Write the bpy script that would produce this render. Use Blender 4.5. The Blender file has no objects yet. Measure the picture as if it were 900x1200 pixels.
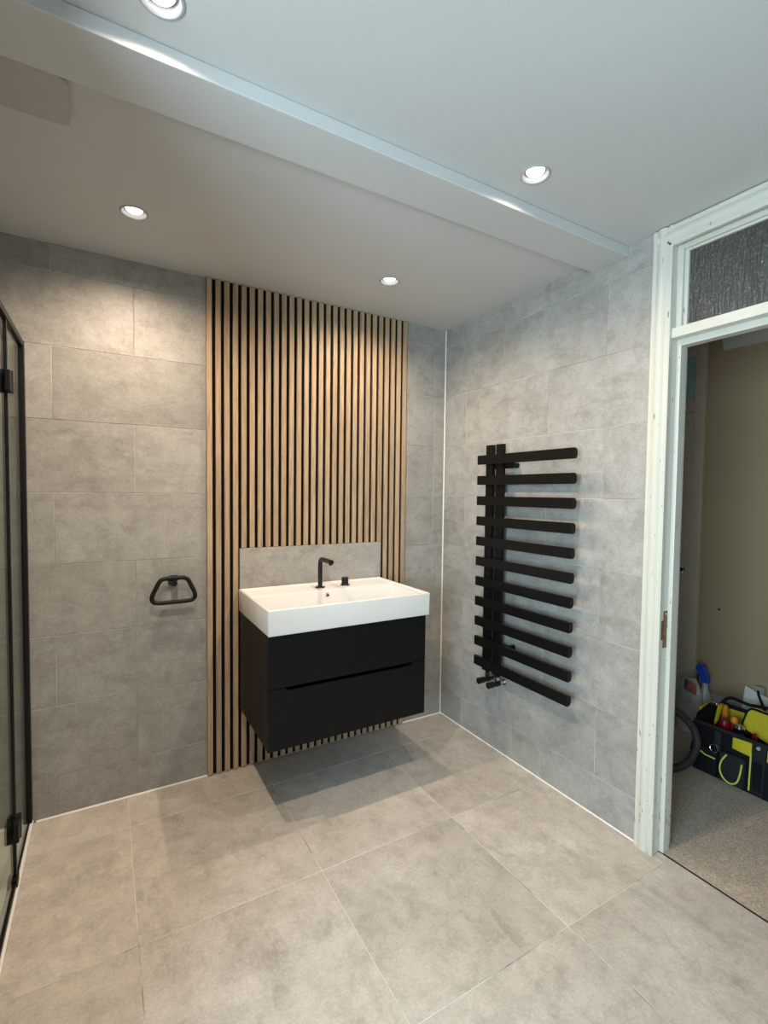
import bpy, bmesh, math, random
from mathutils import Vector, Matrix
random.seed(7)
S = bpy.context.scene
COL = S.collection
PI = math.pi

# ------------------------------------------------------------------ camera
cd = bpy.data.cameras.new('camera')
cam = bpy.data.objects.new('camera', cd); COL.objects.link(cam)
F_PX = 564.53
cd.sensor_fit = 'HORIZONTAL'; cd.sensor_width = 36.0; cd.lens = 36.0 * F_PX / 900.0
cd.clip_start = 0.02; cd.clip_end = 60
YAW, PITCH, ROLL = 0.525, -0.0398, 0.0116
CAM = Vector((-1.8364, -2.4274, 1.3966))
fw = Vector((math.sin(YAW)*math.cos(PITCH), math.cos(YAW)*math.cos(PITCH), math.sin(PITCH)))
rt = Vector((math.cos(YAW), -math.sin(YAW), 0)); up = rt.cross(fw)
r2 = math.cos(ROLL)*rt + math.sin(ROLL)*up; u2 = -math.sin(ROLL)*rt + math.cos(ROLL)*up
M = Matrix((r2, u2, -fw)).transposed().to_4x4(); M.translation = CAM
cam.matrix_world = M
S.camera = cam

# ------------------------------------------------------------------ world, exposure, large lights
W = bpy.data.worlds.new('world'); S.world = W; W.use_nodes = True
W.node_tree.nodes['Background'].inputs[0].default_value = (.62, .75, .9, 1)
W.node_tree.nodes['Background'].inputs[1].default_value = 0.3
S.view_settings.view_transform = 'Standard'; S.view_settings.look = 'None'
S.view_settings.gamma = 1; S.view_settings.use_curve_mapping = False
S.view_settings.exposure = 0.23
SPOT_W = 43.0
SPOT_COL = (1.0, .80, .61)
def area(name, loc, rot, sx, sy, power, color):
    l = bpy.data.lights.new(name, 'AREA'); l.shape = 'RECTANGLE'; l.size = sx; l.size_y = sy
    l.energy = power; l.color = color
    o = bpy.data.objects.new(name, l); COL.objects.link(o); o.location = loc; o.rotation_euler = rot
    return o
# daylight entering by the bathroom window (left wall, beyond the shower) and a fill light added at the hall's unseen end
area('window_daylight', (-2.93, -2.55, 1.32), (0, -PI/2, 0), 1.0, 1.0, 78, (.63, .86, 1.0))
area('hall_fill', (.85, -4.25, 1.35), (PI/2, 0, 0), .9, 1.2, 2.2, (1.0, .95, .86))

# ------------------------------------------------------------------ materials
def srgb(r, g, b):
    f = lambda c: (c/255/12.92) if c/255 <= .04045 else ((c/255+.055)/1.055)**2.4
    return (f(r), f(g), f(b), 1)
MAT = {}
def new_mat(name):
    m = bpy.data.materials.new(name); m.use_nodes = True; MAT[name] = m
    nt = m.node_tree; b = nt.nodes['Principled BSDF']
    return m, nt, b
def N(nt, typ, **kw):
    n = nt.nodes.new(typ)
    for k, v in kw.items():
        if hasattr(n, k): setattr(n, k, v)
        else: n.inputs[k].default_value = v
    return n
def LK(nt, a, b): nt.links.new(a, b)
def mapped(nt, scale, rnd=True):
    g = N(nt, 'ShaderNodeNewGeometry')
    v = g.outputs['Position']
    if rnd:
        oi = N(nt, 'ShaderNodeObjectInfo')
        mu = N(nt, 'ShaderNodeMath', operation='MULTIPLY'); mu.inputs[1].default_value = 37.0
        LK(nt, oi.outputs['Random'], mu.inputs[0])
        ad = N(nt, 'ShaderNodeVectorMath', operation='ADD')
        LK(nt, v, ad.inputs[0]); LK(nt, mu.outputs[0], ad.inputs[1]); v = ad.outputs[0]
    mp = N(nt, 'ShaderNodeMapping'); mp.inputs['Scale'].default_value = scale
    LK(nt, v, mp.inputs['Vector'])
    return mp.outputs[0]
def noise(nt, vec, scale, detail=4, rough=.55, dist=0):
    n = N(nt, 'ShaderNodeTexNoise'); n.inputs['Scale'].default_value = scale
    n.inputs['Detail'].default_value = detail; n.inputs['Roughness'].default_value = rough
    n.inputs['Distortion'].default_value = dist
    LK(nt, vec, n.inputs['Vector']); return n.outputs['Fac']
def ramp(nt, fac, stops):
    r = N(nt, 'ShaderNodeValToRGB'); cr = r.color_ramp
    while len(cr.elements) < len(stops): cr.elements.new(.5)
    for e, (p, c) in zip(cr.elements, stops): e.position = p; e.color = c
    LK(nt, fac, r.inputs['Fac']); return r.outputs['Color']
def mix(nt, fac, a, b, mode='MIX'):
    m = N(nt, 'ShaderNodeMix', data_type='RGBA', blend_type=mode)
    if isinstance(fac, (int, float)): m.inputs[0].default_value = fac
    else: LK(nt, fac, m.inputs[0])
    for s, v in ((m.inputs[6], a), (m.inputs[7], b)):
        if isinstance(v, tuple): s.default_value = v
        else: LK(nt, v, s)
    return m.outputs[2]
def bump(nt, b, height, strength, dist=.002):
    n = N(nt, 'ShaderNodeBump'); n.inputs['Strength'].default_value = strength; n.inputs['Distance'].default_value = dist
    LK(nt, height, n.inputs['Height']); LK(nt, n.outputs[0], b.inputs['Normal'])
def plain(name, col, rough=.5, metal=0, spec=.5, wob=.0, nscale=30):
    m, nt, b = new_mat(name)
    b.inputs['Roughness'].default_value = rough; b.inputs['Metallic'].default_value = metal
    b.inputs['Specular IOR Level'].default_value = spec
    v = mapped(nt, (1, 1, 1), False)
    n = noise(nt, v, nscale, 3)
    d = tuple(c*(1-wob) for c in col[:3]) + (1,); e = tuple(min(1, c*(1+wob)) for c in col[:3]) + (1,)
    LK(nt, ramp(nt, n, [(.3, d), (.7, e)]), b.inputs['Base Color'])
    return m

def tile_mat(name, c0, c1, c2, rough, tint):
    m, nt, b = new_mat(name)
    v = mapped(nt, (1, 1, 1))
    big = noise(nt, v, 3.0, 10, .72, .15)
    mid = noise(nt, v, 13, 10, .74, .1)
    vs = mapped(nt, (1.3, 1.3, 3.4)) if name == 'wall_tile' else mapped(nt, (3.2, 1.2, 1))
    st = noise(nt, vs, 3.2, 10, .75, .2)
    fine = noise(nt, v, 110, 5, .75)
    base = ramp(nt, big, [(.3, c0), (.5, c1), (.7, c2)])
    cl = ramp(nt, mid, [(.34, (.78, .77, .75, 1)), (.52, (1, 1, 1, 1)), (.68, (1.14, 1.14, 1.12, 1))])
    base = mix(nt, .8, base, cl, 'MULTIPLY')
    sk = ramp(nt, st, [(.36, (.78, .765, .745, 1)), (.47, (1, 1, 1, 1)), (.62, (1.0, 1.0, 1.0, 1)), (.72, (1.14, 1.14, 1.13, 1))])
    base = mix(nt, .75, base, sk, 'MULTIPLY')
    fi = ramp(nt, fine, [(.36, (.86, .86, .855, 1)), (.64, (1.1, 1.1, 1.1, 1))])
    base = mix(nt, .8, base, fi, 'MULTIPLY')
    oi = N(nt, 'ShaderNodeObjectInfo')
    per = ramp(nt, oi.outputs['Random'], [(0, (.94, .94, .94, 1)), (1, (1.05, 1.05, 1.05, 1))])
    base = mix(nt, 1.0, base, per, 'MULTIPLY')
    LK(nt, base, b.inputs['Base Color'])
    rr = N(nt, 'ShaderNodeMapRange'); rr.inputs[3].default_value = rough-.06; rr.inputs[4].default_value = rough+.1
    LK(nt, mid, rr.inputs[0]); LK(nt, rr.outputs[0], b.inputs['Roughness'])
    bump(nt, b, mid, .12, .003)
    b.inputs['Specular IOR Level'].default_value = .4
    return m
tile_mat('wall_tile', (.30, .285, .262, 1), (.36, .345, .32, 1), (.42, .405, .38, 1), .5, 0)
tile_mat('floor_tile', (.44, .39, .34, 1), (.51, .455, .40, 1), (.58, .525, .47, 1), .46, 0)

def grout_mat(name, light, dark, th):
    m, nt, b = new_mat(name); v = mapped(nt, (1, 1, 1), False)
    n = noise(nt, v, 2.6, 5, .6)
    LK(nt, ramp(nt, n, [(th-.05, dark), (th+.05, light)]), b.inputs['Base Color']); b.inputs['Roughness'].default_value = .85
    return m
grout_mat('wall_grout', (.52, .49, .45, 1), (.30, .285, .26, 1), .50)
grout_mat('floor_grout', (.64, .60, .54, 1), (.20, .17, .14, 1), .44)

def paint_mat(name, col, rough=.6, bscale=90, bs=.06):
    m, nt, b = new_mat(name); v = mapped(nt, (1, 1, 1), False)
    n = noise(nt, v, bscale, 3); n2 = noise(nt, v, 1.4, 3)
    d = tuple(c*.96 for c in col[:3]) + (1,)
    LK(nt, ramp(nt, n2, [(.3, d), (.7, col)]), b.inputs['Base Color'])
    b.inputs['Roughness'].default_value = rough; b.inputs['Specular IOR Level'].default_value = .3
    bump(nt, b, n, bs, .001); return m
paint_mat('ceiling_paint', (.55, .55, .54, 1), .62)
paint_mat('hall_paint', (.38, .278, .165, 1), .7)
paint_mat('hall_ceiling_paint', (.50, .47, .41, 1), .7)
def gloss_paint():
    m, nt, b = new_mat('door_paint'); v = mapped(nt, (1, 1, .35), False)
    n2 = noise(nt, v, 3, 4); chips = noise(nt, mapped(nt, (1.6, 1.6, .45), False), 46, 3, .5)
    zz = N(nt, 'ShaderNodeSeparateXYZ'); g = N(nt, 'ShaderNodeNewGeometry'); LK(nt, g.outputs['Position'], zz.inputs[0])
    mr = N(nt, 'ShaderNodeMapRange'); mr.inputs[1].default_value = .9; mr.inputs[2].default_value = .2
    mr.inputs[3].default_value = 0; mr.inputs[4].default_value = .075; LK(nt, zz.outputs[2], mr.inputs[0])
    ad = N(nt, 'ShaderNodeMath', operation='ADD'); LK(nt, chips, ad.inputs[0]); LK(nt, mr.outputs[0], ad.inputs[1])
    base = ramp(nt, n2, [(.3, (.58, .565, .49, 1)), (.7, (.66, .645, .57, 1))])
    ch = ramp(nt, ad.outputs[0], [(.70, (0, 0, 0, 1)), (.72, (1, 1, 1, 1))])
    LK(nt, mix(nt, ch, base, (.30, .27, .22, 1)), b.inputs['Base Color'])
    b.inputs['Roughness'].default_value = .32
    bump(nt, b, noise(nt, mapped(nt, (1, 1, .2), False), 35, 3), .12, .002); return m
gloss_paint()
def wood():
    m, nt, b = new_mat('oak_slat')
    v = mapped(nt, (1, 1, .045)); v2 = mapped(nt, (1, 1, .012))
    n = noise(nt, v, 130, 6, .65, .4); n2 = noise(nt, v2, 40, 4, .6)
    base = ramp(nt, n, [(.3, srgb(148, 125, 100)), (.5, srgb(182, 157, 129)), (.72, srgb(201, 177, 149))])
    base = mix(nt, .6, base, ramp(nt, n2, [(.35, (.84, .82, .8, 1)), (.65, (1.06, 1.05, 1.03, 1))]), 'MULTIPLY')
    oi = N(nt, 'ShaderNodeObjectInfo')
    base = mix(nt, 1.0, base, ramp(nt, oi.outputs['Random'], [(0, (.9, .89, .87, 1)), (1, (1.06, 1.06, 1.06, 1))]), 'MULTIPLY')
    LK(nt, base, b.inputs['Base Color']); b.inputs['Roughness'].default_value = .5
    b.inputs['Specular IOR Level'].default_value = .3
    bump(nt, b, n, .12, .001); return m
wood()
plain('felt_black', (.008, .008, .008, 1), .95, wob=.3, spec=.1)
plain('ceramic', (.74, .74, .725, 1), .1, wob=.01)
plain('cabinet_black', (.005, .005, .0055, 1), .38, wob=.06, spec=.16)
plain('matt_black', (.008, .0076, .007, 1), .42, wob=.08, spec=.25)
plain('radiator_black', (.005, .005, .005, 1), .38, wob=.05, spec=.2)
plain('tap_black', (.022, .019, .017, 1), .3, .6, wob=.08)
plain('chrome', (.7, .7, .7, 1), .18, 1.0, wob=.03)
plain('brass_old', (.22, .14, .07, 1), .45, .8, wob=.3, nscale=80)
plain('white_plastic', (.74, .74, .72, 1), .4, wob=.02)
plain('fan_plastic', (.40, .39, .40, 1), .45, wob=.03)
plain('sealant', (.80, .77, .71, 1), .5, wob=.05)
plain('tray_white', (.84, .82, .78, 1), .25, wob=.02)
plain('dark_gap', (.02, .018, .015, 1), .9, wob=.3)
plain('bag_black', (.006, .0066, .008, 1), .8, wob=.35, spec=.2, nscale=120)
plain('bag_grey', (.017, .018, .021, 1), .8, wob=.2, spec=.2, nscale=200)
plain('bag_yellow', srgb(196, 176, 24), .7, wob=.08, nscale=60)
plain('piping_lime', srgb(205, 205, 90), .6, wob=.08)
plain('red_plastic', srgb(128, 18, 15), .35, wob=.1)
plain('orange_plastic', srgb(190, 115, 22), .45, wob=.1)
plain('blue_plastic', srgb(20, 70, 170), .4, wob=.08)
plain('navy_plastic', srgb(40, 45, 110), .4, wob=.1)
plain('bottle_white', srgb(165, 168, 165), .35, wob=.03)
plain('label_red', srgb(150, 80, 66), .5, wob=.3, nscale=60)
plain('label_dark', srgb(70, 60, 60), .5, wob=.3, nscale=60)
plain('bag_film', srgb(160, 156, 146), .3, wob=.08, nscale=25)
plain('hose_rubber', (.030, .031, .028, 1), .6, wob=.15)
plain('teal_glass', (.30, .47, .44, 1), .25, wob=.12, nscale=20)
plain('hall_door_paint', (.52, .43, .32, 1), .45, wob=.04, nscale=12)
plain('grey_plastic', (.30, .29, .26, 1), .55, wob=.05)

def carpet():
    m, nt, b = new_mat('carpet'); v = mapped(nt, (1, 1, 1), False)
    n = noise(nt, v, 140, 6, .75); n2 = noise(nt, v, 9, 4)
    base = ramp(nt, n, [(.3, (.27, .215, .165, 1)), (.5, (.50, .415, .335, 1)), (.7, (.72, .62, .52, 1))])
    base = mix(nt, .5, base, ramp(nt, n2, [(.3, (.85, .85, .85, 1)), (.7, (1.1, 1.1, 1.1, 1))]), 'MULTIPLY')
    LK(nt, base, b.inputs['Base Color']); b.inputs['Roughness'].default_value = .95
    b.inputs['Specular IOR Level'].default_value = .05
    bump(nt, b, n, .9, .006); return m
carpet()
def emit(name, col, st):
    m, nt, b = new_mat(name); b.inputs['Base Color'].default_value = (.8, .8, .8, 1)
    b.inputs['Emission Color'].default_value = col; b.inputs['Emission Strength'].default_value = st; return m
emit('lamp_glow', (1, .95, .86, 1), 7)
emit('window_glow', (.75, .9, 1, 1), 1.2)
def clear_glass():
    m = bpy.data.materials.new('shower_glass'); m.use_nodes = True; MAT['shower_glass'] = m
    nt = m.node_tree; nt.nodes.remove(nt.nodes['Principled BSDF']); out = nt.nodes['Material Output']
    t = N(nt, 'ShaderNodeBsdfTransparent'); t.inputs[0].default_value = (.90, .94, .91, 1)
    g = N(nt, 'ShaderNodeBsdfGlossy'); g.inputs['Roughness'].default_value = .01
    lw = N(nt, 'ShaderNodeLayerWeight'); lw.inputs[0].default_value = .5
    pw = N(nt, 'ShaderNodeMath', operation='POWER'); pw.inputs[1].default_value = 5; LK(nt, lw.outputs['Facing'], pw.inputs[0])
    fr = N(nt, 'ShaderNodeMath', operation='MULTIPLY_ADD'); fr.inputs[1].default_value = .5; fr.inputs[2].default_value = .03; LK(nt, pw.outputs[0], fr.inputs[0])
    mx = N(nt, 'ShaderNodeMixShader'); LK(nt, fr.outputs[0], mx.inputs[0]); LK(nt, t.outputs[0], mx.inputs[1]); LK(nt, g.outputs[0], mx.inputs[2])
    LK(nt, mx.outputs[0], out.inputs[0])
clear_glass()
def reeded_glass():
    m = bpy.data.materials.new('reeded_glass'); m.use_nodes = True; MAT['reeded_glass'] = m
    nt = m.node_tree; nt.nodes.remove(nt.nodes['Principled BSDF']); out = nt.nodes['Material Output']
    v = mapped(nt, (1, 1, .10), False)
    n = noise(nt, v, 110, 3, .6, .3)
    n2 = noise(nt, mapped(nt, (1, 1, .55), False), 160, 2)
    ad = N(nt, 'ShaderNodeMath', operation='MULTIPLY_ADD'); LK(nt, n2, ad.inputs[0]); ad.inputs[1].default_value = .5; LK(nt, n, ad.inputs[2])
    bp = N(nt, 'ShaderNodeBump'); bp.inputs['Strength'].default_value = 1.0; bp.inputs['Distance'].default_value = .012
    LK(nt, ad.outputs[0], bp.inputs['Height'])
    t = N(nt, 'ShaderNodeBsdfTranslucent'); t.inputs[0].default_value = (.42, .43, .40, 1)
    tr = N(nt, 'ShaderNodeBsdfTransparent'); tr.inputs[0].default_value = (.55, .56, .53, 1)
    m0 = N(nt, 'ShaderNodeMixShader'); m0.inputs[0].default_value = .5; LK(nt, t.outputs[0], m0.inputs[1]); LK(nt, tr.outputs[0], m0.inputs[2])
    g = N(nt, 'ShaderNodeBsdfGlossy'); g.inputs['Roughness'].default_value = .2; g.inputs[0].default_value = (.9, .9, .9, 1)
    lw = N(nt, 'ShaderNodeLayerWeight'); lw.inputs[0].default_value = .5
    pw = N(nt, 'ShaderNodeMath', operation='POWER'); pw.inputs[1].default_value = 5; LK(nt, lw.outputs['Facing'], pw.inputs[0])
    fr = N(nt, 'ShaderNodeMath', operation='MULTIPLY_ADD'); fr.inputs[1].default_value = .6; fr.inputs[2].default_value = .14; LK(nt, pw.outputs[0], fr.inputs[0])
    LK(nt, bp.outputs[0], g.inputs['Normal'])
    mx = N(nt, 'ShaderNodeMixShader'); LK(nt, fr.outputs[0], mx.inputs[0]); LK(nt, m0.outputs[0], mx.inputs[1]); LK(nt, g.outputs[0], mx.inputs[2])
    LK(nt, mx.outputs[0], out.inputs[0])
reeded_glass()

# ------------------------------------------------------------------ mesh helpers
def empty(name, loc=(0, 0, 0)):
    o = bpy.data.objects.new(name, None); COL.objects.link(o); o.location = loc; o.empty_display_size = .05
    return o
def tag(o, label=None, cat=None, group=None, kind=None):
    if label: o['label'] = label
    if cat: o['category'] = cat
    if group: o['group'] = group
    if kind: o['kind'] = kind
    return o
def obj(name, bm, mat, parent=None, smooth=False, loc=None):
    me = bpy.data.meshes.new(name)
    bmesh.ops.recalc_face_normals(bm, faces=bm.faces[:])
    if smooth:
        for f in bm.faces: f.smooth = True
        for e in bm.edges:
            if len(e.link_faces) == 2 and e.calc_face_angle(0) > math.radians(38): e.smooth = False
    bm.to_mesh(me); bm.free()
    if isinstance(mat, str): mat = MAT[mat]
    me.materials.append(mat)
    o = bpy.data.objects.new(name, me); COL.objects.link(o)
    if parent:
        o.parent = parent
        # children are modelled in world coordinates: cancel the parent's location
        pw = parent; off = Vector((0, 0, 0))
        while pw: off += pw.location; pw = pw.parent
        o.location = -off
    if loc: o.location = Vector(loc)
    return o
def BM(): return bmesh.new()
def box(bm, x0, x1, y0, y1, z0, z1, bev=0, seg=2):
    vs = [bm.verts.new(p) for p in ((x0,y0,z0),(x1,y0,z0),(x1,y1,z0),(x0,y1,z0),(x0,y0,z1),(x1,y0,z1),(x1,y1,z1),(x0,y1,z1))]
    fs = [bm.faces.new([vs[i] for i in q]) for q in ((0,3,2,1),(4,5,6,7),(0,1,5,4),(1,2,6,5),(2,3,7,6),(3,0,4,7))]
    if bev:
        es = list({e for f in fs for e in f.edges})
        bmesh.ops.bevel(bm, geom=es, offset=bev, segments=seg, profile=.5, affect='EDGES')
    return bm
def bx(*a, **k): return box(BM(), *a, **k)
def cyl(bm, p0, p1, r0, r1=None, n=24, cap=True):
    r1 = r0 if r1 is None else r1
    p0 = Vector(p0); p1 = Vector(p1); d = (p1-p0).normalized()
    a = d.orthogonal().normalized(); b = d.cross(a)
    A = [bm.verts.new(p0 + r0*(a*math.cos(2*PI*i/n) + b*math.sin(2*PI*i/n))) for i in range(n)]
    B = [bm.verts.new(p1 + r1*(a*math.cos(2*PI*i/n) + b*math.sin(2*PI*i/n))) for i in range(n)]
    for i in range(n): bm.faces.new((A[i], A[(i+1) % n], B[(i+1) % n], B[i]))
    if cap: bm.faces.new(A[::-1]); bm.faces.new(B)
    return bm
def lathe(bm, prof, c, n=28):           # prof: (radius, z) pairs about the vertical axis through c
    rings = []
    for r, z in prof:
        rings.append([bm.verts.new((c[0]+r*math.cos(2*PI*i/n), c[1]+r*math.sin(2*PI*i/n), c[2]+z)) for i in range(n)] if r > 1e-6 else [bm.verts.new((c[0], c[1], c[2]+z))])
    for A, B in zip(rings, rings[1:]):
        for i in range(n):
            j = (i+1) % n
            if len(A) == 1 and len(B) == 1: continue
            if len(A) == 1: bm.faces.new((A[0], B[j], B[i]))
            elif len(B) == 1: bm.faces.new((A[i], A[j], B[0]))
            else: bm.faces.new((A[i], A[j], B[j], B[i]))
    return bm
def tube(bm, pts, r, n=12, closed=False, radii=None):
    pts = [Vector(p) for p in pts]; m = len(pts); rings = []
    prev = None
    for i, p in enumerate(pts):
        a = pts[(i-1) % m] if (closed or i > 0) else p; b = pts[(i+1) % m] if (closed or i < m-1) else p
        t = (b-a).normalized()
        if prev is None: u = t.orthogonal().normalized()
        else: u = (prev - t*prev.dot(t)).normalized()
        prev = u; w = t.cross(u); rr = radii[i] if radii else r
        rings.append([bm.verts.new(p + rr*(u*math.cos(2*PI*k/n) + w*math.sin(2*PI*k/n))) for k in range(n)])
    R = range(m) if closed else range(m-1)
    for i in R:
        A, B = rings[i], rings[(i+1) % m]
        sh = 0
        if closed and i == m-1:
            sh = min(range(n), key=lambda s: sum((A[k].co-B[(k+s) % n].co).length for k in range(n)))
        for k in range(n): bm.faces.new((A[k], A[(k+1) % n], B[(k+1+sh) % n], B[(k+sh) % n]))
    if not closed: bm.faces.new(rings[0][::-1]); bm.faces.new(rings[-1])
    return bm
def prism(bm, poly, ax, a, b):          # poly in the two remaining axes (cyclic order kept x,y,z), extruded along ax
    def P(p, t):
        return {'x': (t, p[0], p[1]), 'y': (p[0], t, p[1]), 'z': (p[0], p[1], t)}[ax]
    A = [bm.verts.new(P(p, a)) for p in poly]; B = [bm.verts.new(P(p, b)) for p in poly]; n = len(poly)
    bm.faces.new(A[::-1]); bm.faces.new(B)
    for i in range(n): bm.faces.new((A[i], A[(i+1) % n], B[(i+1) % n], B[i]))
    return bm
def fillet(pts, r, n=6, closed=True):   # rounds the corners of a polyline of Vectors
    pts = [Vector(p) for p in pts]; out = []; m = len(pts)
    for i, p in enumerate(pts):
        if not closed and i in (0, m-1): out.append(p); continue
        a = pts[i-1]; b = pts[(i+1) % m]
        da = (a-p).normalized(); db = (b-p).normalized(); ang = da.angle(db)
        d = min(r/math.tan(ang/2), .48*(a-p).length, .48*(b-p).length)
        s = p+da*d; e = p+db*d
        for k in range(n+1):
            t = k/n; out.append(s*(1-t)**2 + p*2*t*(1-t) + e*t*t)
    return out

def catmull(P, n=10):
    out = []
    for i in range(len(P)-1):
        p0, p1, p2, p3 = P[max(i-1, 0)], P[i], P[i+1], P[min(i+2, len(P)-1)]
        for k in range(n):
            t = k/n
            out.append(.5*((2*p1)+(p2-p0)*t+(2*p0-5*p1+4*p2-p3)*t*t+(3*p1-p0-3*p2+p3)*t**3))
    return out + [P[-1]]

# ------------------------------------------------------------------ the setting
H = 2.40; T = .302; ZB = .1743; G = .0026; TH = .008
XL = -3.0; YF = -3.6; XH = 1.50
DY0 = -1.383; DY1 = -2.143            # the door opening in the right wall
def struct(name, bm, mat, label=None, cat=None, parent=None):
    o = obj(name, bm, mat, parent)
    if not parent: o['kind'] = 'structure'
    if label: o['label'] = label
    if cat: o['category'] = cat
    return o
TILE_ME = {}
def tile(parent, mat, x0, x1, y0, y1, z0, z1, bev=.0009):
    """one tile, origin at its centre; equal sizes share mesh data"""
    key = (mat, round(x1-x0, 4), round(y1-y0, 4), round(z1-z0, 4))
    if key not in TILE_ME:
        dx, dy, dz = (x1-x0)/2, (y1-y0)/2, (z1-z0)/2
        bm = bx(-dx, dx, -dy, dy, -dz, dz, bev=bev, seg=1)
        me = bpy.data.meshes.new('tile'); bmesh.ops.recalc_face_normals(bm, faces=bm.faces[:]); bm.to_mesh(me); bm.free()
        me.materials.append(MAT[mat]); TILE_ME[key] = me
    o = bpy.data.objects.new('tile', TILE_ME[key]); COL.objects.link(o)
    o.parent = parent; o.location = Vector(((x0+x1)/2, (y0+y1)/2, (z0+z1)/2)) - parent.location
    return o
# tile faces lie in the planes y = 0, x = 0 and z = 0; the grout bed is 1.2 mm behind them
GR = .0012
wall_back = struct('wall_back', bx(XL, 0.0, GR, .12, -.02, H), 'wall_grout', 'grey concrete-look tiled wall behind the vanity', 'wall')
wall_right = struct('wall_right', bx(GR, .10, DY0+.03, .12, -.02, H), 'wall_grout', 'grey tiled wall carrying the black towel radiator', 'wall')
o = struct('wall_right_front', bx(0, .10, YF, DY1, -.02, H), 'wall_grout', 'wall on the far side of the doorway', 'wall')
struct('wall_left', bx(XL-.12, XL, YF, .12, -.02, H), 'wall_tile', 'outer wall with the frosted window', 'wall')
struct('wall_shower', bx(XL, -2.10, -1.56, -1.455, -.02, H), 'wall_tile', 'short wall closing the shower end', 'wall')
struct('wall_front', bx(XL, .10, YF-.1, YF, -.02, H), 'wall_tile', 'painted wall opposite the vanity', 'wall')
floor = struct('floor', bx(XL, .0335, YF, GR, -.05, -GR), 'floor_grout', 'large beige-grey stone-look floor tiles', 'floor')
SL, SR = -1.415, -.295                # slat panel
def rowcols(joint0, lo, hi, period=2*T):
    j = joint0
    while j > lo: j -= period
    xs = [lo]; j += period
    while j < hi-1e-4:
        if j > lo+1e-4: xs.append(j)
        j += period
    return xs + [hi]
rows = []
z = 0.004; k = -1
while z < H-.001:
    z1 = min(ZB + T*(k+1), H); rows.append((k, z, z1)); z = z1; k += 1
for k, z0, z1 in rows:
    for lo, hi, j0 in ((XL, SL, -2.0215 if k % 2 else -1.7195), (SR, -.004, -2.5 if k % 2 else -.081)):
        c = rowcols(j0, lo, hi)
        for a, b in zip(c, c[1:]): tile(wall_back, 'wall_tile', a+G/2, b-G/2, 0, TH, z0+G/2, z1-G/2)
    c = rowcols(-.2069 if k % 2 else -.509, DY0+.03, -.004)
    for a, b in zip(c, c[1:]): tile(wall_right, 'wall_tile', 0, TH, a+G/2, b-G/2, z0+G/2, z1-G/2)
# floor grid
fx = [-.5532+.6035-.0] ; V = []; x = -.5532
while x > XL: V.append(x); x -= .6035
xs = [.0335] + V + [XL]
ys = [-.004, -.2259]; y = -.2259-.602
while y > YF: ys.append(y); y -= .602
ys.append(YF)
for a, b in zip(xs, xs[1:]):
    for c, d in zip(ys, ys[1:]):
        x0, x1, y0, y1 = b+G/2, a-G/2, d+G/2, c-G/2
        if x1 > 0 and y1 > DY0+.05: 
            if y0 < DY0 - .02:
                x1 = -.001                                   # cut to the wall beside the doorway
            else: x1 = -.001
        tile(floor, 'floor_tile', x0, x1, y0, y1, -TH, 0)
# ceiling with holes for the recessed lamps
LAMPS = [(-.660, -.423), (-1.735, -.423), (-.658, -1.316), (-1.728, -1.308)]
R_HOLE = .0415
def sheet_with_holes(x0, x1, y0, y1, z, holes, n=32):
    bm = BM(); es = []
    def loop(ps):
        v = [bm.verts.new(p) for p in ps]
        for i in range(len(v)): es.append(bm.edges.new((v[i], v[(i+1) % len(v)])))
    loop([(x0, y0, z), (x1, y0, z), (x1, y1, z), (x0, y1, z)])
    for hx, hy in holes: loop([(hx+R_HOLE*math.cos(2*PI*i/n), hy+R_HOLE*math.sin(2*PI*i/n), z) for i in range(n)])
    bmesh.ops.triangle_fill(bm, use_beauty=True, use_dissolve=False, edges=es)
    return bm
bm = sheet_with_holes(XL, 0.10, YF, .12, H, LAMPS)
box(bm, XL-.1, .12, YF-.1, .14, H+.06, H+.1)
struct('ceiling', bm, 'ceiling_paint', 'flat painted ceiling with recessed downlights', 'ceiling')
struct('ceiling_beam', bx(XL, -.0005, -1.200, -1.030, 2.360, H-.0005, bev=.003), 'ceiling_paint', 'shallow painted beam crossing the ceiling', 'beam')
# sealant beads: floor to walls and the vertical corner
def bead(name, bm, lab): return struct(name, bm, 'sealant', lab, 'sealant')
bead('trim_1', prism(BM(), [(0, -.001), (0, .005), (-.005, -.001)], 'x', -2.10, SL), 'pale sealant line between floor and left part of back wall')
bead('trim_2', prism(BM(), [(0, -.001), (0, .005), (-.005, -.001)], 'x', SR+.002, -.004), 'pale sealant line between floor and back wall by the corner')
bead('trim_3', prism(BM(), [(0, -.001), (0, .005), (-.005, -.001)], 'y', DY0+.078, 0), 'pale sealant line between floor and radiator wall')
bead('trim_4', prism(BM(), [(0, .002), (0, -.005), (-.005, .002)], 'z', .004, H-.001), 'pale sealant line up the inner corner')

# window behind the viewer's left: unseen; a glowing pane and an area light give its daylight
wn = empty('window_1', (XL, -2.55, .85)); tag(wn, 'frosted white-framed window in the outer wall', 'window', kind='structure')
obj('pane', bx(XL+.001, XL+.006, -3.05, -2.05, .85, 1.85), 'window_glow', wn)
for a in ((-3.1, -3.05, .80, 1.90), (-2.05, -2.0, .80, 1.90), (-3.05, -2.05, .80, .85), (-3.05, -2.05, 1.85, 1.90)):
    obj('frame', bx(XL+.001, XL+.03, a[0], a[1], a[2], a[3], bev=.003), 'white_plastic', wn)

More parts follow.
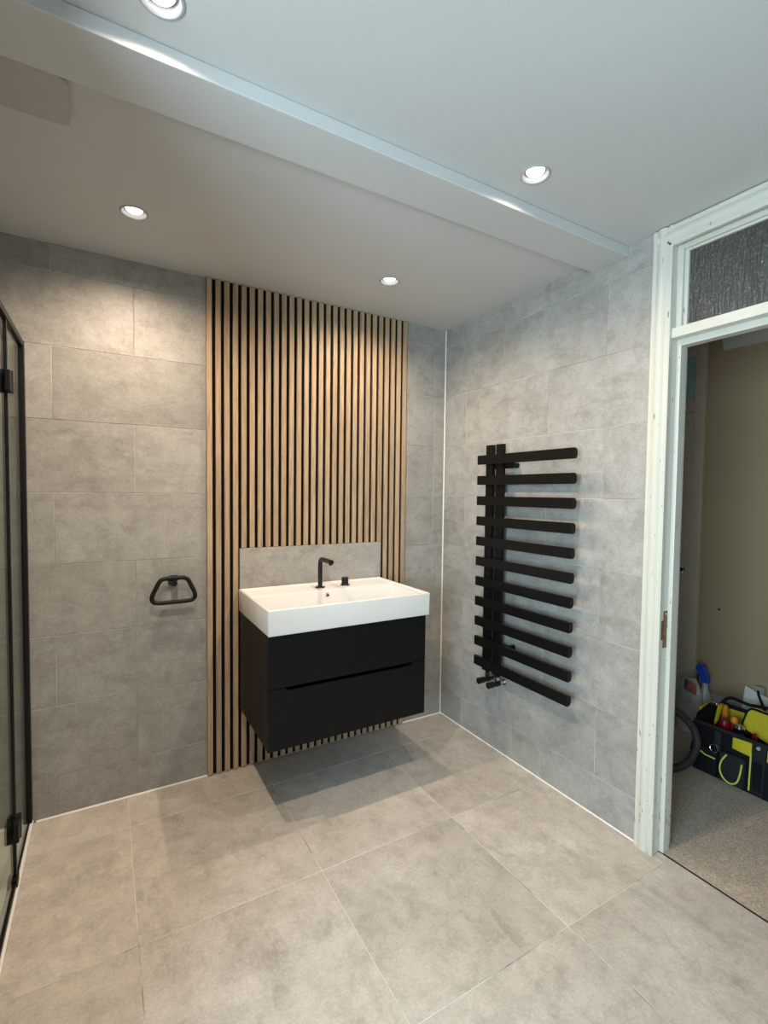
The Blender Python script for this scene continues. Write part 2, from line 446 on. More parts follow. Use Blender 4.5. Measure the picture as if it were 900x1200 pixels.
# ------------------------------------------------------------------ doorway in the right wall
door = empty('door_1', (.0, DY0, 0)); tag(door, 'white painted door frame with obscure glass transom, paint chipped low down', 'door frame', kind='structure')
ARCH = [(0, 0), (0, -.013), (.003, -.016), (.011, -.016), (.014, -.012), (.018, -.014), (.026, -.020), (.036, -.0225), (.046, -.021), (.052, -.016), (.054, -.013), (.060, -.013), (.063, -.018), (.071, -.018), (.075, -.015), (.075, 0)]
YA = DY0+.073
obj('architrave', prism(BM(), [(p[1], YA-p[0]) for p in ARCH], 'z', .0, H-.004), 'door_paint', door)
obj('architrave', prism(BM(), [(p[1], DY1-.073+p[0]) for p in ARCH][::-1], 'z', .0, H-.004), 'door_paint', door)
# head architrave runs between the two at the ceiling
obj('architrave', prism(BM(), [(p[1], H-.004-p[0]) for p in ARCH], 'y', YA-.020, DY1-.055), 'door_paint', door)
obj('jamb', bx(0, .115, DY0, DY0+.03, 0, H-.03, bev=.0015), 'door_paint', door)
obj('jamb', bx(0, .115, DY1-.03, DY1, 0, H-.03, bev=.0015), 'door_paint', door)
obj('jamb_head', bx(0, .115, DY1, DY0, 2.332, H-.03, bev=.0015), 'door_paint', door)
obj('door_stop', bx(.036, .078, DY0-.017, DY0, 0, 1.985, bev=.002), 'door_paint', door)
obj('door_stop', bx(.036, .078, DY1, DY1+.017, 0, 1.985, bev=.002), 'door_paint', door)
obj('transom_rail', bx(-.001, .115, DY1, DY0, 1.985, 2.022, bev=.002), 'door_paint', door)
obj('door_stop', bx(.036, .078, DY1+.017, DY0-.017, 1.960, 1.985, bev=.002), 'door_paint', door)
for a in ((DY0-.022, DY0, 2.022, 2.332), (DY1, DY1+.022, 2.022, 2.332), (DY1+.022, DY0-.022, 2.310, 2.332), (DY1+.022, DY0-.022, 2.022, 2.030)):
    obj('glazing_bead', bx(.022, .040, *a, bev=.002), 'door_paint', door)
for a in ((DY0-.034, DY0-.020, 2.026, 2.322), (DY1+.020, DY1+.034, 2.026, 2.322), (DY1+.034, DY0-.034, 2.304, 2.322)):
    obj('glazing_bead', bx(.036, .050, *a, bev=.002), 'door_paint', door)
obj('transom_pane', bx(.046, .050, DY1+.012, DY0-.012, 2.024, 2.325), 'reeded_glass', door)
sp = obj('strike_plate', bx(.012, .036, DY0-.0015, DY0, .812, .955), 'brass_old', door); sp['label'] = 'old brass strike plate'
obj('keep', bx(-.004, .014, DY0-.0022, DY0, .845, .920, bev=.0006), 'brass_old', sp)
obj('screw', cyl(BM(), (.024, DY0-.003, .945), (.024, DY0, .945), .004, n=12), 'chrome', sp)
struct('trim_5', bx(.0335, .040, DY1, DY0, -.02, .0015), 'dark_gap', 'dark gap strip between tiles and carpet at the doorway', 'threshold')

# ------------------------------------------------------------------ hall beyond the doorway
struct('floor_hall', bx(.040, XH, -4.3, .6, -.05, .004), 'carpet', 'beige speckled hall carpet', 'carpet')
struct('wall_hall', bx(XH, XH+.1, -4.3, .6, 0, 2.42), 'hall_paint', 'beige painted hall wall behind the tool bag', 'wall')
struct('wall_hall_end', bx(.10, XH, .6, .7, 0, 2.42), 'hall_paint', 'end wall of the hall', 'wall')
struct('wall_hall_front', bx(.10, XH, -4.4, -4.3, 0, 2.42), 'hall_paint', 'hall wall behind the added fill light', 'wall')
struct('ceiling_hall', bx(.0995, XH+.1, -4.4, .7, 2.42, 2.5), 'hall_ceiling_paint', 'white hall ceiling', 'ceiling')
cov = [(XH, 2.30), (XH-.012, 2.305)] + [(XH-.012-.098*(1-math.cos(t*PI/12)), 2.305+.098*math.sin(t*PI/12)) for t in range(1, 7)] + [(XH-.115, 2.42), (XH, 2.42)]
struct('trim_6', prism(BM(), cov, 'y', -4.3, -.86), 'hall_ceiling_paint', 'white plaster coving ending short of the hall door', 'coving')
struct('baseboard_hall', bx(XH-.018, XH, -4.3, -.775, .004, .150, bev=.004), 'hall_ceiling_paint', 'white skirting board along the hall wall', 'skirting')
hd = empty('door_2', (XH, -.4, 0)); tag(hd, 'beige hall door with teal glass transom seen through the doorway', 'door', kind='structure')
obj('jamb', bx(XH-.035, XH, -.772, -.712, .004, 2.41, bev=.003), 'hall_door_paint', hd)
obj('jamb', bx(XH-.035, XH, .10, .16, .004, 2.41, bev=.003), 'hall_door_paint', hd)
obj('transom_rail', bx(XH-.035, XH, -.712, .10, 1.945, 2.033, bev=.003), 'hall_door_paint', hd)
obj('head', bx(XH-.035, XH, -.712, .10, 2.30, 2.41, bev=.003), 'hall_door_paint', hd)
obj('transom_pane', bx(XH-.016, XH-.010, -.712, .10, 2.033, 2.30), 'teal_glass', hd)
lf = obj('leaf', bx(XH-.030, XH, -.710, .098, .012, 1.943, bev=.002), 'hall_door_paint', hd)
lk = obj('lock_cylinder', lathe(BM(), [(0, .0), (.008, .0), (.008, .003), (.022, .006), (.024, 0), (0, 0)], (0, 0, 0)), 'chrome', hd, smooth=True)
lk.data.transform(Matrix.Translation((XH-.031, -.670, .912)) @ Matrix.Rotation(-PI/2, 4, 'Y'))
obj('keyhole', bx(XH-.0375, XH-.034, -.676, -.664, .900, .924, bev=.001), 'dark_gap', hd)
nl = obj('wall_nail', cyl(BM(), (XH-.008, -.889, .689), (XH, -.889, .689), .006, n=10), 'dark_gap'); tag(nl, 'small dark nail head in the beige hall wall', 'nail')

# ------------------------------------------------------------------ slatted oak panel
SP, SW = .0400, .0242
PW = SR - SL; pitch = (PW - SW) / 27
panel = empty('slat_panel', (SL, 0, 0)); tag(panel, 'oak slatted wall panel with black felt behind the basin', 'wall panel')
ZS0, ZS1 = 1.114, H-.002              # slats above the splashback stop there
LX0, LX1 = -1.262, -.459              # splashback
obj('backing', bx(SL, SR, -.004, GR, .004, H-.002), 'felt_black', panel)
for i in range(28):
    a = SL + i*pitch
    if a > LX0-.012 and a+SW < LX1+.014:
        obj('slat', bx(a, a+SW, -.016, -.004, ZS0, ZS1, bev=.0012, seg=1), 'oak_slat', panel)
        obj('slat', bx(a, a+SW, -.016, -.004, .004, .906, bev=.0012, seg=1), 'oak_slat', panel)
    else:
        obj('slat', bx(a, a+SW, -.016, -.004, .004, ZS1, bev=.0012, seg=1), 'oak_slat', panel)
sb = obj('splashback', bx(LX0, LX1, -.018, -.005, .9065, 1.1125, bev=.001, seg=1), 'wall_tile')
tag(sb, 'grey tile splashback let into the slatted panel above the basin', 'splashback')

# ------------------------------------------------------------------ vanity unit
VX0, VX1, VY = -1.264, -.480, -.505
van = empty('vanity_unit', ((VX0+VX1)/2, -.02, .314)); tag(van, 'matt black wall-hung vanity cabinet with two handleless drawers', 'cabinet')
YB = -.0165
bm = BM()
box(bm, VX0, VX0+.018, VY+.022, YB, .314, .802, bev=.001, seg=1)
box(bm, VX1-.018, VX1, VY+.022, YB, .314, .802, bev=.001, seg=1)
box(bm, VX0+.018, VX1-.018, VY+.022, YB, .314, .332)
box(bm, VX0+.018, VX1-.018, YB-.012, YB, .332, .802)
box(bm, VX0+.018, VX1-.018, VY+.045, YB-.012, .56, .575)
obj('carcass', bm, 'cabinet_black', van)
zs = .5775
obj('drawer', prism(BM(), [(VX0, zs), (VX1, zs), (VX1, .8015), (VX0, .8015)], 'y', VY, VY+.020), 'cabinet_black', van)
nd = .016
d2 = obj('drawer', prism(BM(), [(VX0, .314), (VX1, .314), (VX1, zs-.003), (VX1-.070, zs-.003), (VX1-.086, zs-nd), (VX0+.086, zs-nd), (VX0+.070, zs-.003), (VX0, zs-.003)], 'y', VY, VY+.020), 'cabinet_black', van)

# basin
BX0, BX1, BY0, BZ0, BZ1 = -1.270, -.466, -.522, .8025, .912
bas = empty('basin', ((BX0+BX1)/2, -.02, BZ0)); tag(bas, 'white rectangular ceramic basin with flat rear deck on the black vanity', 'basin')
bm = BM()
def rect(x0, x1, y0, y1, z): return [bm.verts.new(p) for p in ((x0, y0, z), (x1, y0, z), (x1, y1, z), (x0, y1, z))]
def ringf(A, B):
    for i in range(4): bm.faces.new((A[i], A[(i+1) % 4], B[(i+1) % 4], B[i]))
YBK = -.0185
Bt = rect(BX0+.002, BX1-.002, BY0+.002, YBK, BZ0); Tp = rect(BX0, BX1, BY0, YBK, BZ1)
I0 = rect(BX0+.013, BX1-.013, BY0+.013, -.030, BZ1)
I1 = rect(BX0+.015, BX1-.015, BY0+.015, -.032, BZ1-.009)       # deck sits a little below the rim
I2 = rect(BX0+.016, BX1-.016, BY0+.016, -.185, BZ1-.0095)
I3 = rect(BX0+.035, BX1-.035, BY0+.035, -.200, BZ0+.022)
bm.faces.new(Bt[::-1]); ringf(Bt, Tp); ringf(Tp, I0); ringf(I0, I1)
ringf(I1, I2); ringf(I2, I3); bm.faces.new(I3)
bmesh.ops.recalc_face_normals(bm, faces=bm.faces[:])
bmesh.ops.bevel(bm, geom=[e for e in bm.edges if e.calc_face_angle(0) > .25], offset=.0045, segments=3, profile=.5, affect='EDGES')
obj('bowl', bm, 'ceramic', bas, smooth=True)
ov = lathe(BM(), [(0, .002), (.006, .002), (.007, .006), (.011, .006), (.0125, 0), (0, 0)], (0, 0, 0), 20)
oo = obj('overflow', ov, 'chrome', bas, smooth=True); oo.data.transform(Matrix.Translation((-.866, -.188, .876)) @ Matrix.Rotation(PI/2+.15, 4, 'X'))
oh = obj('overflow_hole', cyl(BM(), (-.866, -.1945, .876), (-.866, -.190, .876), .0058, n=16), 'dark_gap', bas)
obj('drain', lathe(BM(), [(0, .006), (.026, .006), (.032, .002), (.032, 0), (0, 0)], (-.866, -.32, BZ0+.022)), 'chrome', bas, smooth=True)
# tap
DZ = BZ1-.0093
tp = empty('basin_tap', (-.876, -.118, DZ)); tag(tp, 'dark bronze-black angular basin tap on the rear deck', 'tap')
obj('base', lathe(BM(), [(0, 0), (.0255, 0), (.0255, .003), (.0235, .005), (0, .005)], (-.876, -.118, DZ)), 'tap_black', tp, smooth=True)
pth = fillet([(-.876, -.118, DZ+.003), (-.876, -.118, 1.052), (-.876, -.262, 1.052)], .030, 10, closed=False)
obj('spout', tube(BM(), pth, .0118, 20), 'tap_black', tp, smooth=True)
obj('aerator', cyl(BM(), (-.876, -.249, 1.044), (-.876, -.249, 1.0355), .0085, n=18), 'dark_gap', tp)
kb = empty('tap_control', (-.733, -.116, DZ)); tag(kb, 'short round dark control knob beside the tap', 'tap control')
obj('base', lathe(BM(), [(0, 0), (.0245, 0), (.0245, .003), (.0225, .005), (0, .005)], (-.733, -.116, DZ)), 'tap_black', kb, smooth=True)
obj('knob', lathe(BM(), [(0, .0055), (.0185, .0055), (.0185, .017), (.0175, .0175), (.0175, .019), (.0185, .0195), (.0185, .041), (.0172, .0425), (0, .0425)], (-.733, -.116, DZ)), 'tap_black', kb, smooth=True)

# ------------------------------------------------------------------ towel ring
tr = empty('towel_ring', (-1.568, 0, .965)); tag(tr, 'black trapezoid towel ring on a round wall post', 'towel ring')
pts = fillet([(-1.622, -.050, .995), (-1.511, -.050, .995), (-1.460, -.050, .885), (-1.676, -.050, .885)], .034, 8)
obj('ring', tube(BM(), pts, .0098, 14, closed=True), 'matt_black', tr, smooth=True)
obj('post', cyl(BM(), (-1.568, 0, .974), (-1.568, -.066, .974), .0145, .0145), 'matt_black', tr, smooth=True)
obj('rosette', cyl(BM(), (-1.568, 0, .974), (-1.568, -.006, .974), .020), 'matt_black', tr, smooth=True)
obj('clamp', cyl(BM(), (-1.585, -.050, .9955), (-1.551, -.050, .9955), .0135), 'matt_black', tr, smooth=True)

# ------------------------------------------------------------------ towel radiator
rad = empty('towel_radiator', (0, -.50, .45)); tag(rad, 'black towel radiator with eleven horizontal bars on two uprights', 'radiator')
def dprof(h, d, n=8, f=.55):            # flat front at -x, rounded back: (x, other) relative to the front face
    pts = [(0, -h/2), (0, h/2)]
    pts += [(d*f + d*(1-f)*math.sin(PI*t/n) if 0 < t < n else d*f*.55, h/2*math.cos(PI*t/n)) for t in range(0, n+1)]
    return pts
XF = -.098
zt, zb_ = 1.577, .4935
for i in range(11):
    zc = zt + (zb_-zt)*i/10
    bm = prism(BM(), [(XF+p[0], zc+p[1]) for p in dprof(.048, .027)], 'y', -1.040, -.425)
    bmesh.ops.bevel(bm, geom=[e for e in bm.edges if e.calc_face_angle(0) > .9], offset=.0016, segments=2, profile=.5, affect='EDGES')
    obj('bar', bm, 'radiator_black', rad, smooth=True)
for yc in (-.488, -.563):
    bm = prism(BM(), [(XF+.0265+p[0], yc+p[1]) for p in dprof(.050, .030)], 'z', .445, 1.655)
    bmesh.ops.bevel(bm, geom=[e for e in bm.edges if e.calc_face_angle(0) > .9], offset=.0016, segments=2, profile=.5, affect='EDGES')
    obj('upright', bm, 'radiator_black', rad, smooth=True)
for zc in (1.545, .60):
    bm = bx(-.052, -.040, -.640, -.470, zc-.016, zc+.016, bev=.002)
    bk = obj('bracket', bm, 'radiator_black', rad)
    for yy in (-.622,):
        obj('standoff', cyl(BM(), (-.0005, yy, zc), (-.062, yy, zc), .014), 'radiator_black', bk, smooth=True)
    obj('standoff', cyl(BM(), (-.0005, -.49, zc), (-.055, -.49, zc), .012), 'radiator_black', bk, smooth=True)
for yc in (-.488, -.563):
    v = obj('valve', cyl(BM(), (-.056, yc, .447), (-.056, yc, .385), .010), 'matt_black', rad, smooth=True)
    obj('nut', cyl(BM(), (-.056, yc, .432), (-.056, yc, .418), .0145, n=6), 'chrome', v)
    bm = cyl(BM(), (-.040, yc, .397), (-.078, yc, .397), .0135)
    cyl(bm, (-.078, yc, .397), (-.118, yc, .397), .0150, .0165)
    obj('valve_head', bm, 'matt_black', v, smooth=True)
    obj('pipe', cyl(BM(), (-.040, yc, .397), (-.0005, yc, .397), .0078), 'matt_black' if yc > -.5 else 'chrome', v, smooth=True)
    obj('collar', cyl(BM(), (-.0005, yc, .397), (-.006, yc, .397), .018), 'chrome', v, smooth=True)

# ------------------------------------------------------------------ recessed downlights
def downlight(x, y, label, group, power):
    d = empty('downlight', (x, y, H)); tag(d, label, 'downlight', group)
    obj('trim_ring', lathe(BM(), [(.0405, .001), (.047, .001), (.0475, -.001), (.0455, -.003), (.0410, -.0035), (.0375, 0), (.0345, .020), (.0345, .028), (.0405, .028), (.0405, .001)], (x, y, H), 36), 'fan_plastic', d, smooth=True)
    obj('reflector', lathe(BM(), [(.0282, .010), (.0345, .016), (.0345, .022), (.0282, .022), (.0282, .010)], (x, y, H), 28), 'fan_plastic', d, smooth=True)
    obj('lamp', lathe(BM(), [(0, .0055), (.018, .0055), (.0255, .0065), (.0280, .010), (.0280, .022), (0, .022)], (x, y, H), 28), 'lamp_glow', d, smooth=True)
    l = bpy.data.lights.new('lamp_light', 'SPOT'); l.energy = SPOT_W*power; l.color = SPOT_COL
    l.spot_size = math.radians(162); l.spot_blend = 1.0; l.shadow_soft_size = .011
    lo = bpy.data.objects.new('lamp_light', l); COL.objects.link(lo); lo.parent = d; lo.location = (0, 0, -.006)
    return d
DL = ['small lit recessed ceiling lamp near the corner of the tiled walls, before the slats',
      'lit recessed ceiling lamp above the towel ring, beyond the ceiling beam',
      'lit recessed ceiling lamp between the beam and the door frame transom',
      'lit recessed ceiling lamp close to the bright face of the beam, opposite the shower']
for (x, y), lb, pw_ in zip(LAMPS, DL, (.92, 1.05, .66, 1.05)): downlight(x, y, lb, 'recessed downlights', pw_)

# extractor fan over the shower, just beyond the beam
fn = empty('extractor_fan', (-1.99, -.915, H)); tag(fn, 'grey rounded square extractor fan cover on the ceiling beside the beam', 'extractor fan')
FX0, FX1, FY0, FY1 = -2.085, -1.905, -1.020, -.840
sq = fillet([(FX0, FY0, 0), (FX1, FY0, 0), (FX1, FY1, 0), (FX0, FY1, 0)], .030, 7)
sq2 = [Vector((( p.x-(FX0+FX1)/2)*.86+(FX0+FX1)/2, (p.y-(FY0+FY1)/2)*.86+(FY0+FY1)/2, 0)) for p in sq]
obj('housing', prism(BM(), [(p.x, p.y) for p in sq2], 'z', H-.020, H-.0005), 'fan_plastic', fn)
bm = prism(BM(), [(p.x, p.y) for p in sq], 'z', H-.031, H-.021)
bmesh.ops.bevel(bm, geom=[e for e in bm.edges if e.calc_face_angle(0) > .9], offset=.003, segments=2, profile=.5, affect='EDGES')
cv = obj('cover', bm, 'fan_plastic', fn, smooth=True)
obj('pull_switch', cyl(BM(), (-2.05, -.96, H-.031), (-2.05, -.96, H-.036), .008), 'dark_gap', cv)

# ------------------------------------------------------------------ shower enclosure
ty = empty('shower_tray', (-2.56, -.7, 0)); tag(ty, 'low white shower tray behind the black framed glass', 'shower tray')
bm = BM()
box(bm, XL+.002, -2.108, -1.45, -.003, .001, .014, bev=.003)
obj('rim', bm, 'tray_white', ty)
obj('bed', bx(XL+.05, -2.165, -1.40, -.05, .0142, .0165, bev=.0008), 'tray_white', ty)
obj('upstand', bx(-2.160, -2.140, -1.44, -.004, .0145, .030, bev=.004), 'tray_white', ty)
en = empty('shower_screen', (-2.124, -.4, .014)); tag(en, 'black framed glass shower screen with hinged door', 'shower screen')
XS = -2.124
obj('wall_profile', bx(XS-.013, XS+.013, -.028, -.001, .0145, 1.985, bev=.002), 'matt_black', en)
obj('top_rail', bx(XS-.012, XS+.012, -1.42, -.028, 1.962, 1.985, bev=.002), 'matt_black', en)
obj('bottom_rail', bx(XS-.006, XS+.006, -.372, -.028, .0145, .026, bev=.001), 'matt_black', en)
obj('glass_panel', bx(XS-.003, XS+.003, -.368, -.026, .026, 1.962), 'shower_glass', en)
obj('post', bx(XS-.008, XS+.008, -.385, -.369, .03, 1.962, bev=.001), 'matt_black', en)
obj('door_glass', bx(XS-.003, XS+.003, -1.40, -.387, .032, 1.955), 'shower_glass', en)
obj('door_seal', bx(XS-.005, XS+.008, -1.40, -.40, .0155, .032, bev=.001), 'matt_black', en)
obj('foot_clip', bx(XS-.016, XS+.012, -.40, -.36, .0145, .044, bev=.002), 'matt_black', en)
for zc in (1.755, .215):
    hg = obj('hinge', bx(XS+.004, XS+.020, -.415, -.345, zc-.035, zc+.035, bev=.003), 'matt_black', en)
    obj('hinge_plate', bx(XS-.020, XS-.004, -.415, -.345, zc-.035, zc+.035, bev=.003), 'matt_black', hg)
    obj('hinge_pin', cyl(BM(), (XS+.014, -.377, zc-.037), (XS+.014, -.377, zc+.037), .009), 'matt_black', hg, smooth=True)

# ------------------------------------------------------------------ things in the hall
Z0 = .004
tb = empty('tool_bag', (.95, -1.38, Z0)); tag(tb, 'open black and yellow tool bag on the hall carpet', 'tool bag')
QX0, QX1, QY0, QY1 = .765, 1.11, -1.63, -1.125
def quad_panel(name, bl, br, tr_, tl, th, mat, parent, bev=.006):
    """thick panel from four corner points (seen from outside), th = thickness vector"""
    bm = BM(); A = [bm.verts.new(p) for p in (bl, br, tr_, tl)]; t = Vector(th)
    B = [bm.verts.new(Vector(p)+t) for p in (bl, br, tr_, tl)]
    bm.faces.new(A); bm.faces.new(B[::-1])
    for i in range(4): bm.faces.new((A[i], A[(i+1) % 4], B[(i+1) % 4], B[i]))
    if bev: bmesh.ops.bevel(bm, geom=bm.edges[:], offset=bev, segments=2, profile=.5, affect='EDGES')
    return obj(name, bm, mat, parent, smooth=True)
obj('base', bx(QX0, QX1, QY0, QY1, Z0, Z0+.03, bev=.01), 'bag_black', tb)
fp = quad_panel('front_panel', (QX0, QY1, Z0+.02), (QX0, QY0, Z0+.02), (QX0+.012, QY0, .250), (QX0+.012, QY1, .246), (.022, 0, 0), 'bag_black', tb)
obj('top_binding', tube(BM(), [(QX0+.016, QY1, .248), (QX0+.016, -1.3, .250), (QX0+.016, QY0, .252)], .009, 10), 'bag_grey', fp, smooth=True)
for a, b in ((-1.305, -1.384), (-1.446, -1.56)):
    quad_panel('yellow_patch', (QX0+.002, a, .186), (QX0+.002, b, .180), (QX0+.008, b, .243), (QX0+.008, a, .238), (.010, 0, 0), 'bag_yellow', fp, .002)
quad_panel('strap', (QX0-.006, -1.388, Z0+.012), (QX0-.006, -1.438, Z0+.008), (QX0+.006, -1.442, .252), (QX0+.006, -1.386, .252), (.012, 0, 0), 'bag_grey', fp, .003)
for i in range(16):
    zc = .035 + i*.0085
    obj('webbing_stitch', bx(QX0-.0075, QX0-.003, -1.432, -1.396, zc, zc+.004), 'bag_black', fp)
obj('rivet', cyl(BM(), (QX0-.002, -1.413, .234), (QX0+.010, -1.413, .236), .0080, n=14), 'bottle_white', fp, smooth=True)
obj('piping', tube(BM(), [(QX0-.003, -1.382, .022), (QX0-.001, -1.383, .10), (QX0+.002, -1.384, .20)], .0036, 8), 'piping_lime', fp, smooth=True)
U = catmull([Vector(p) for p in ((QX0-.030, -1.298, .160), (QX0-.035, -1.279, .122), (QX0-.036, -1.273, .080), (QX0-.036, -1.288, .045), (QX0-.036, -1.318, .031), (QX0-.036, -1.345, .048), (QX0-.035, -1.357, .088), (QX0-.030, -1.362, .142))], 6)
bm = BM()
box(bm, QX0-.032, QX0+.004, -1.372, -1.262, .02, .165, bev=.016, seg=3)
pk = obj('pocket', bm, 'bag_grey', tb, smooth=True)
obj('pocket_piping', tube(BM(), U, .0038, 8), 'piping_lime', pk, smooth=True)
bm = bx(QX0-.020, QX0+.004, -1.250, -1.150, .018, .150, bev=.014, seg=3)
pk2 = obj('pocket', bm, 'bag_black', tb, smooth=True)
obj('pocket_piping', tube(BM(), [(QX0-.022, -1.158, .130), (QX0-.024, -1.20, .112), (QX0-.022, -1.245, .110)], .0036, 8), 'piping_lime', pk2, smooth=True)
obj('grey_tab', bx(QX0-.012, QX0+.006, -1.262, -1.232, .150, .246, bev=.004), 'bag_grey', tb, smooth=True)
obj('ring', tube(BM(), [(QX0-.020+.004*math.sin(t*PI/6), -1.237+.018*math.cos(t*PI/6), .160+.018*math.sin(t*PI/6)) for t in range(12)], .003, 8, closed=True), 'chrome', tb, smooth=True)
# end panel with its yellow edged pocket
quad_panel('end_panel', (QX0, QY1, Z0+.02), (QX1, QY1, Z0+.02), (QX1-.01, QY1+.006, .275), (QX0+.01, QY1+.006, .248), (0, -.02, 0), 'bag_black', tb)
quad_panel('end_panel', (QX0, QY0, Z0+.02), (QX1, QY0, Z0+.02), (QX1-.01, QY0, .275), (QX0+.01, QY0, .248), (0, .02, 0), 'bag_black', tb)
quad_panel('end_pocket', (QX0+.06, QY1+.045, .05), (QX1-.05, QY1+.05, .05), (QX1-.06, QY1+.055, .268), (QX0+.12, QY1+.045, .248), (0, -.046, 0), 'bag_black', tb, .012)
quad_panel('end_patch', (.955, QY1+.046, .160), (.985, QY1+.050, .160), (1.03, QY1+.056, .264), (.955, QY1+.052, .252), (-.008, .012, 0), 'bag_yellow', tb, .003)
quad_panel('end_patch', (.905, -1.155, .205), (.945, -1.155, .225), (1.00, -1.15, .300), (.955, -1.15, .300), (-.008, -.012, 0), 'bag_yellow', tb, .003)
# back panel, yellow lining, and the lid folded open
quad_panel('back_panel', (QX1, QY1, Z0+.02), (QX1, QY0, Z0+.02), (QX1-.01, QY0, .285), (QX1-.01, QY1, .268), (-.02, 0, 0), 'bag_black', tb)
quad_panel('lining', (QX1-.024, -1.140, .15), (QX1-.024, -1.26, .15), (QX1-.034, -1.26, .258), (QX1-.034, -1.140, .254), (-.006, 0, 0), 'bag_yellow', tb, .002)
lid_pts = fillet([(.955, -1.262, .225), (.985, -1.278, .325), (.975, -1.60, .315), (.900, -1.60, .150), (.925, -1.33, .215)], .035, 6)
bm = BM(); cA = [bm.verts.new(p) for p in lid_pts]; cB = [bm.verts.new(p+Vector((.022, .004, .006))) for p in lid_pts]
bm.faces.new(cA); bm.faces.new(cB[::-1])
for i in range(len(cA)): bm.faces.new((cA[i], cA[(i+1) % len(cA)], cB[(i+1) % len(cA)], cB[i]))
lid = obj('lid', bm, 'bag_yellow', tb, smooth=True)
obj('binding', tube(BM(), [p+Vector((.006, 0, 0)) for p in lid_pts], .0075, 8, closed=True), 'bag_black', lid, smooth=True)
obj('handle', tube(BM(), fillet([(1.05, -1.12, .265), (1.07, -1.15, .320), (1.08, -1.24, .305), (1.09, -1.32, .318), (1.07, -1.43, .30), (1.03, -1.50, .27)], .05, 5, closed=False), .0085, 10), 'bag_black', tb, smooth=True)
obj('buckle', bx(.962, .990, -1.142, -1.108, .285, .297, bev=.002), 'chrome', tb)
# tools standing in the bag: each a thing of its own
def tool(name, label, cat, mat, p0, p1, r0, r1, tipmat=None, tip=None):
    t = empty(name, p0); tag(t, label, cat, 'tools in the bag')
    p0 = Vector(p0); p1 = Vector(p1); d = p1-p0
    pts = [p0 + d*k/6 for k in range(7)]
    obj('handle', tube(BM(), pts, 0, 12, radii=[r0*.8, r0, r0*.85, (r0+r1)/2, r1, r1*1.05, r1*.7]), mat, t, smooth=True)
    if tipmat: obj('cap', lathe(BM(), [(0, 0), (r1*.9, 0), (r1*.95, tip*.6), (r1*.55, tip), (0, tip)], tuple(p1)), tipmat, t, smooth=True)
    return t
tool('pliers', 'glossy dark red grip rising from the open tool bag', 'tool', 'red_plastic', (.89, -1.212, .036), (.885, -1.218, .262), .021, .027)
tool('screwdriver', 'orange and red tool handle upright in the tool bag', 'tool', 'red_plastic', (.90, -1.255, .035), (.895, -1.255, .262), .014, .018, 'orange_plastic', .03)
tool('file', 'amber handle standing against the yellow lining', 'tool', 'orange_plastic', (.98, -1.17, .035), (.985, -1.175, .300), .012, .015)
tool('spray_can', 'navy can with chrome cap between red tools', 'can', 'navy_plastic', (.87, -1.290, .035), (.87, -1.288, .235), .026, .026, 'chrome', .034)
tool('wrench', 'slanted crimson handle leaning on the bag front', 'tool', 'red_plastic', (.93, -1.340, .040), (.848, -1.362, .258), .011, .012)
# hose looped beside the bag
c0 = Vector((.590, -1.098, 0)); dv = Vector((.865, -.5, 0)); hp = []
loop = [(-.30, .10), (-.20, .255), (-.10, .335), (0, .338), (.055, .312), (.10, .272), (.135, .222), (.148, .165), (.137, .110), (.105, .063), (.055, .036), (-.01, .0265), (-.10, .0245), (-.22, .0245), (-.34, .0245)]
P3 = [c0 + dv*a + Vector((0, 0, b)) for a, b in loop]
hp = catmull(P3, 11)
hs = obj('vacuum_hose', tube(BM(), hp, 0, 12, radii=[.0195 if i % 2 else .0175 for i in range(len(hp))]), 'hose_rubber', smooth=True)
tag(hs, 'thick black hose looped up from the carpet beside the tool bag', 'hose')
# spray bottle with blue trigger head
sx, sy = 1.33, -.905
sb_ = empty('spray_bottle', (sx, sy, Z0)); tag(sb_, 'spray bottle with bright blue trigger head by the hall wall', 'spray bottle')
obj('bottle', lathe(BM(), [(0, 0), (.038, 0), (.042, .008), (.042, .13), (.036, .17), (.018, .215), (.015, .24), (.015, .262), (0, .262)], (sx, sy, Z0)), 'bottle_white', sb_, smooth=True)
bm = prism(BM(), [(sy-.020, .262), (sy+.016, .262), (sy+.026, .300), (sy+.048, .335), (sy+.044, .362), (sy+.012, .362), (sy-.006, .322), (sy-.020, .290)], 'x', sx-.018, sx+.018)
bmesh.ops.bevel(bm, geom=[e for e in bm.edges if e.calc_face_angle(0) > .5], offset=.004, segments=2, profile=.5, affect='EDGES')
th_ = obj('trigger_head', bm, 'blue_plastic', sb_, smooth=True)
obj('trigger', tube(BM(), [(sx, sy+.028, .312), (sx-.004, sy+.042, .292), (sx-.004, sy+.040, .262)], .006, 8), 'dark_gap', th_, smooth=True)
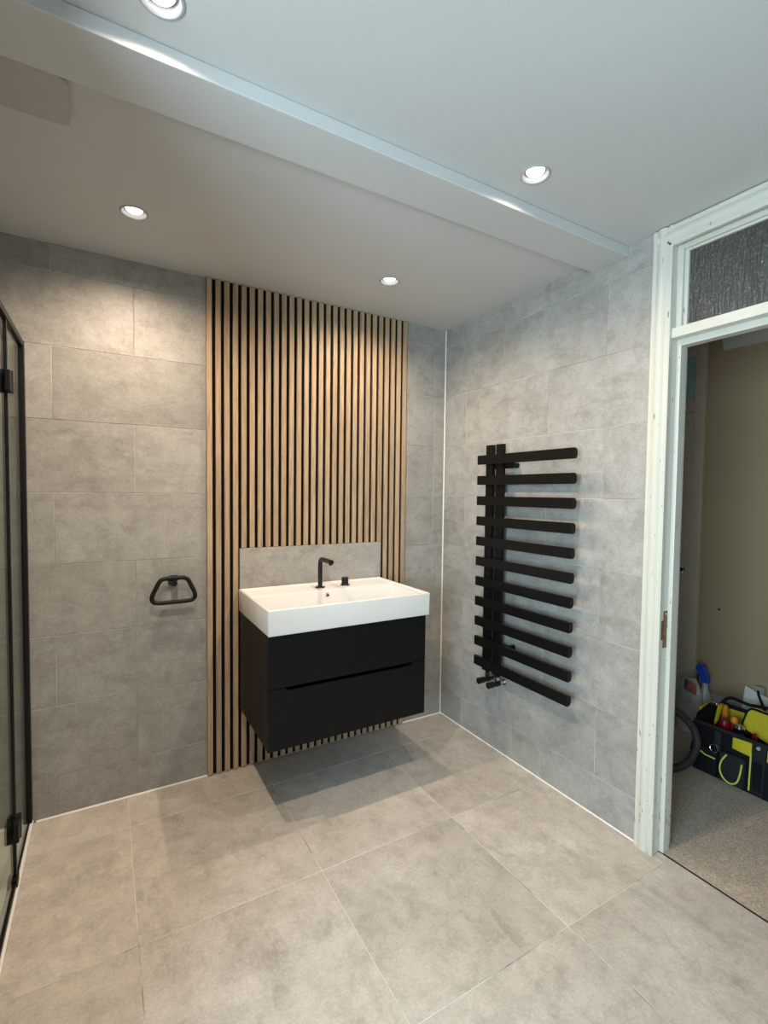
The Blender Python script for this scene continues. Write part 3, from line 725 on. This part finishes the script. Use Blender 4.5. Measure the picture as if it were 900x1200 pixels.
# crumpled clear packaging bag with a printed corner
pb = empty('plastic_bag', (1.20, -.885, Z0)); tag(pb, 'pale crumpled plastic bag with a printed corner by the hall door', 'plastic bag')
rnd = random.Random(4); bm = BM(); nz, na = 9, 16; rg = []
for j in range(nz):
    t = j/(nz-1); wv = (.062*(1-t)**.5*1.0 + .030) * (1+.05*math.sin(9*t)); dp = .05*(1-t)+.010
    rg.append([bm.verts.new((1.20+dp*math.cos(2*PI*i/na)*(1+rnd.uniform(-.18, .18)), -.885+wv*math.sin(2*PI*i/na)*(1+rnd.uniform(-.12, .12)), Z0+.30*t*(1+(rnd.uniform(-.03, .03) if 0 < j else 0)))) for i in range(na)])
for A, B in zip(rg, rg[1:]):
    for i in range(na): bm.faces.new((A[i], A[(i+1) % na], B[(i+1) % na], B[i]))
bm.faces.new(rg[0][::-1]); bm.faces.new(rg[-1])
obj('film', bm, 'bag_film', pb)
pr = quad_panel('printed_corner', (1.168, -.880, .236), (1.172, -.935, .222), (1.182, -.930, .285), (1.178, -.872, .300), (-.004, 0, 0), 'label_red', pb, .001)
quad_panel('printed_corner', (1.166, -.868, .246), (1.164, -.884, .242), (1.172, -.886, .298), (1.174, -.868, .306), (-.004, 0, 0), 'label_dark', pb, .001)
# pale board leaning on the wall with a grey block and a black cable on it
lb = quad_panel('leaning_board', (1.400, -1.06, Z0), (1.400, -1.62, Z0), (1.462, -1.62, .105), (1.462, -1.06, .270), (.018, 0, 0), 'sealant', None, .003)
tag(lb, 'pale board leaning on the hall wall behind the tool bag', 'board')
gb = obj('grey_block', bx(1.462, 1.500, -1.155, -1.105, .244, .288, bev=.003), 'grey_plastic')
tag(gb, 'small grey plastic block on the hall wall above the leaning board', 'block')
cb = obj('black_cable', tube(BM(), catmull([Vector(p) for p in ((1.462, -1.128, .262), (1.435, -1.145, .240), (1.395, -1.205, .165), (1.375, -1.30, .10), (1.34, -1.42, .03), (1.28, -1.60, .012))], 6), .0065, 8), 'matt_black', smooth=True)
tag(cb, 'black cable slanting down from the grey block', 'cable')
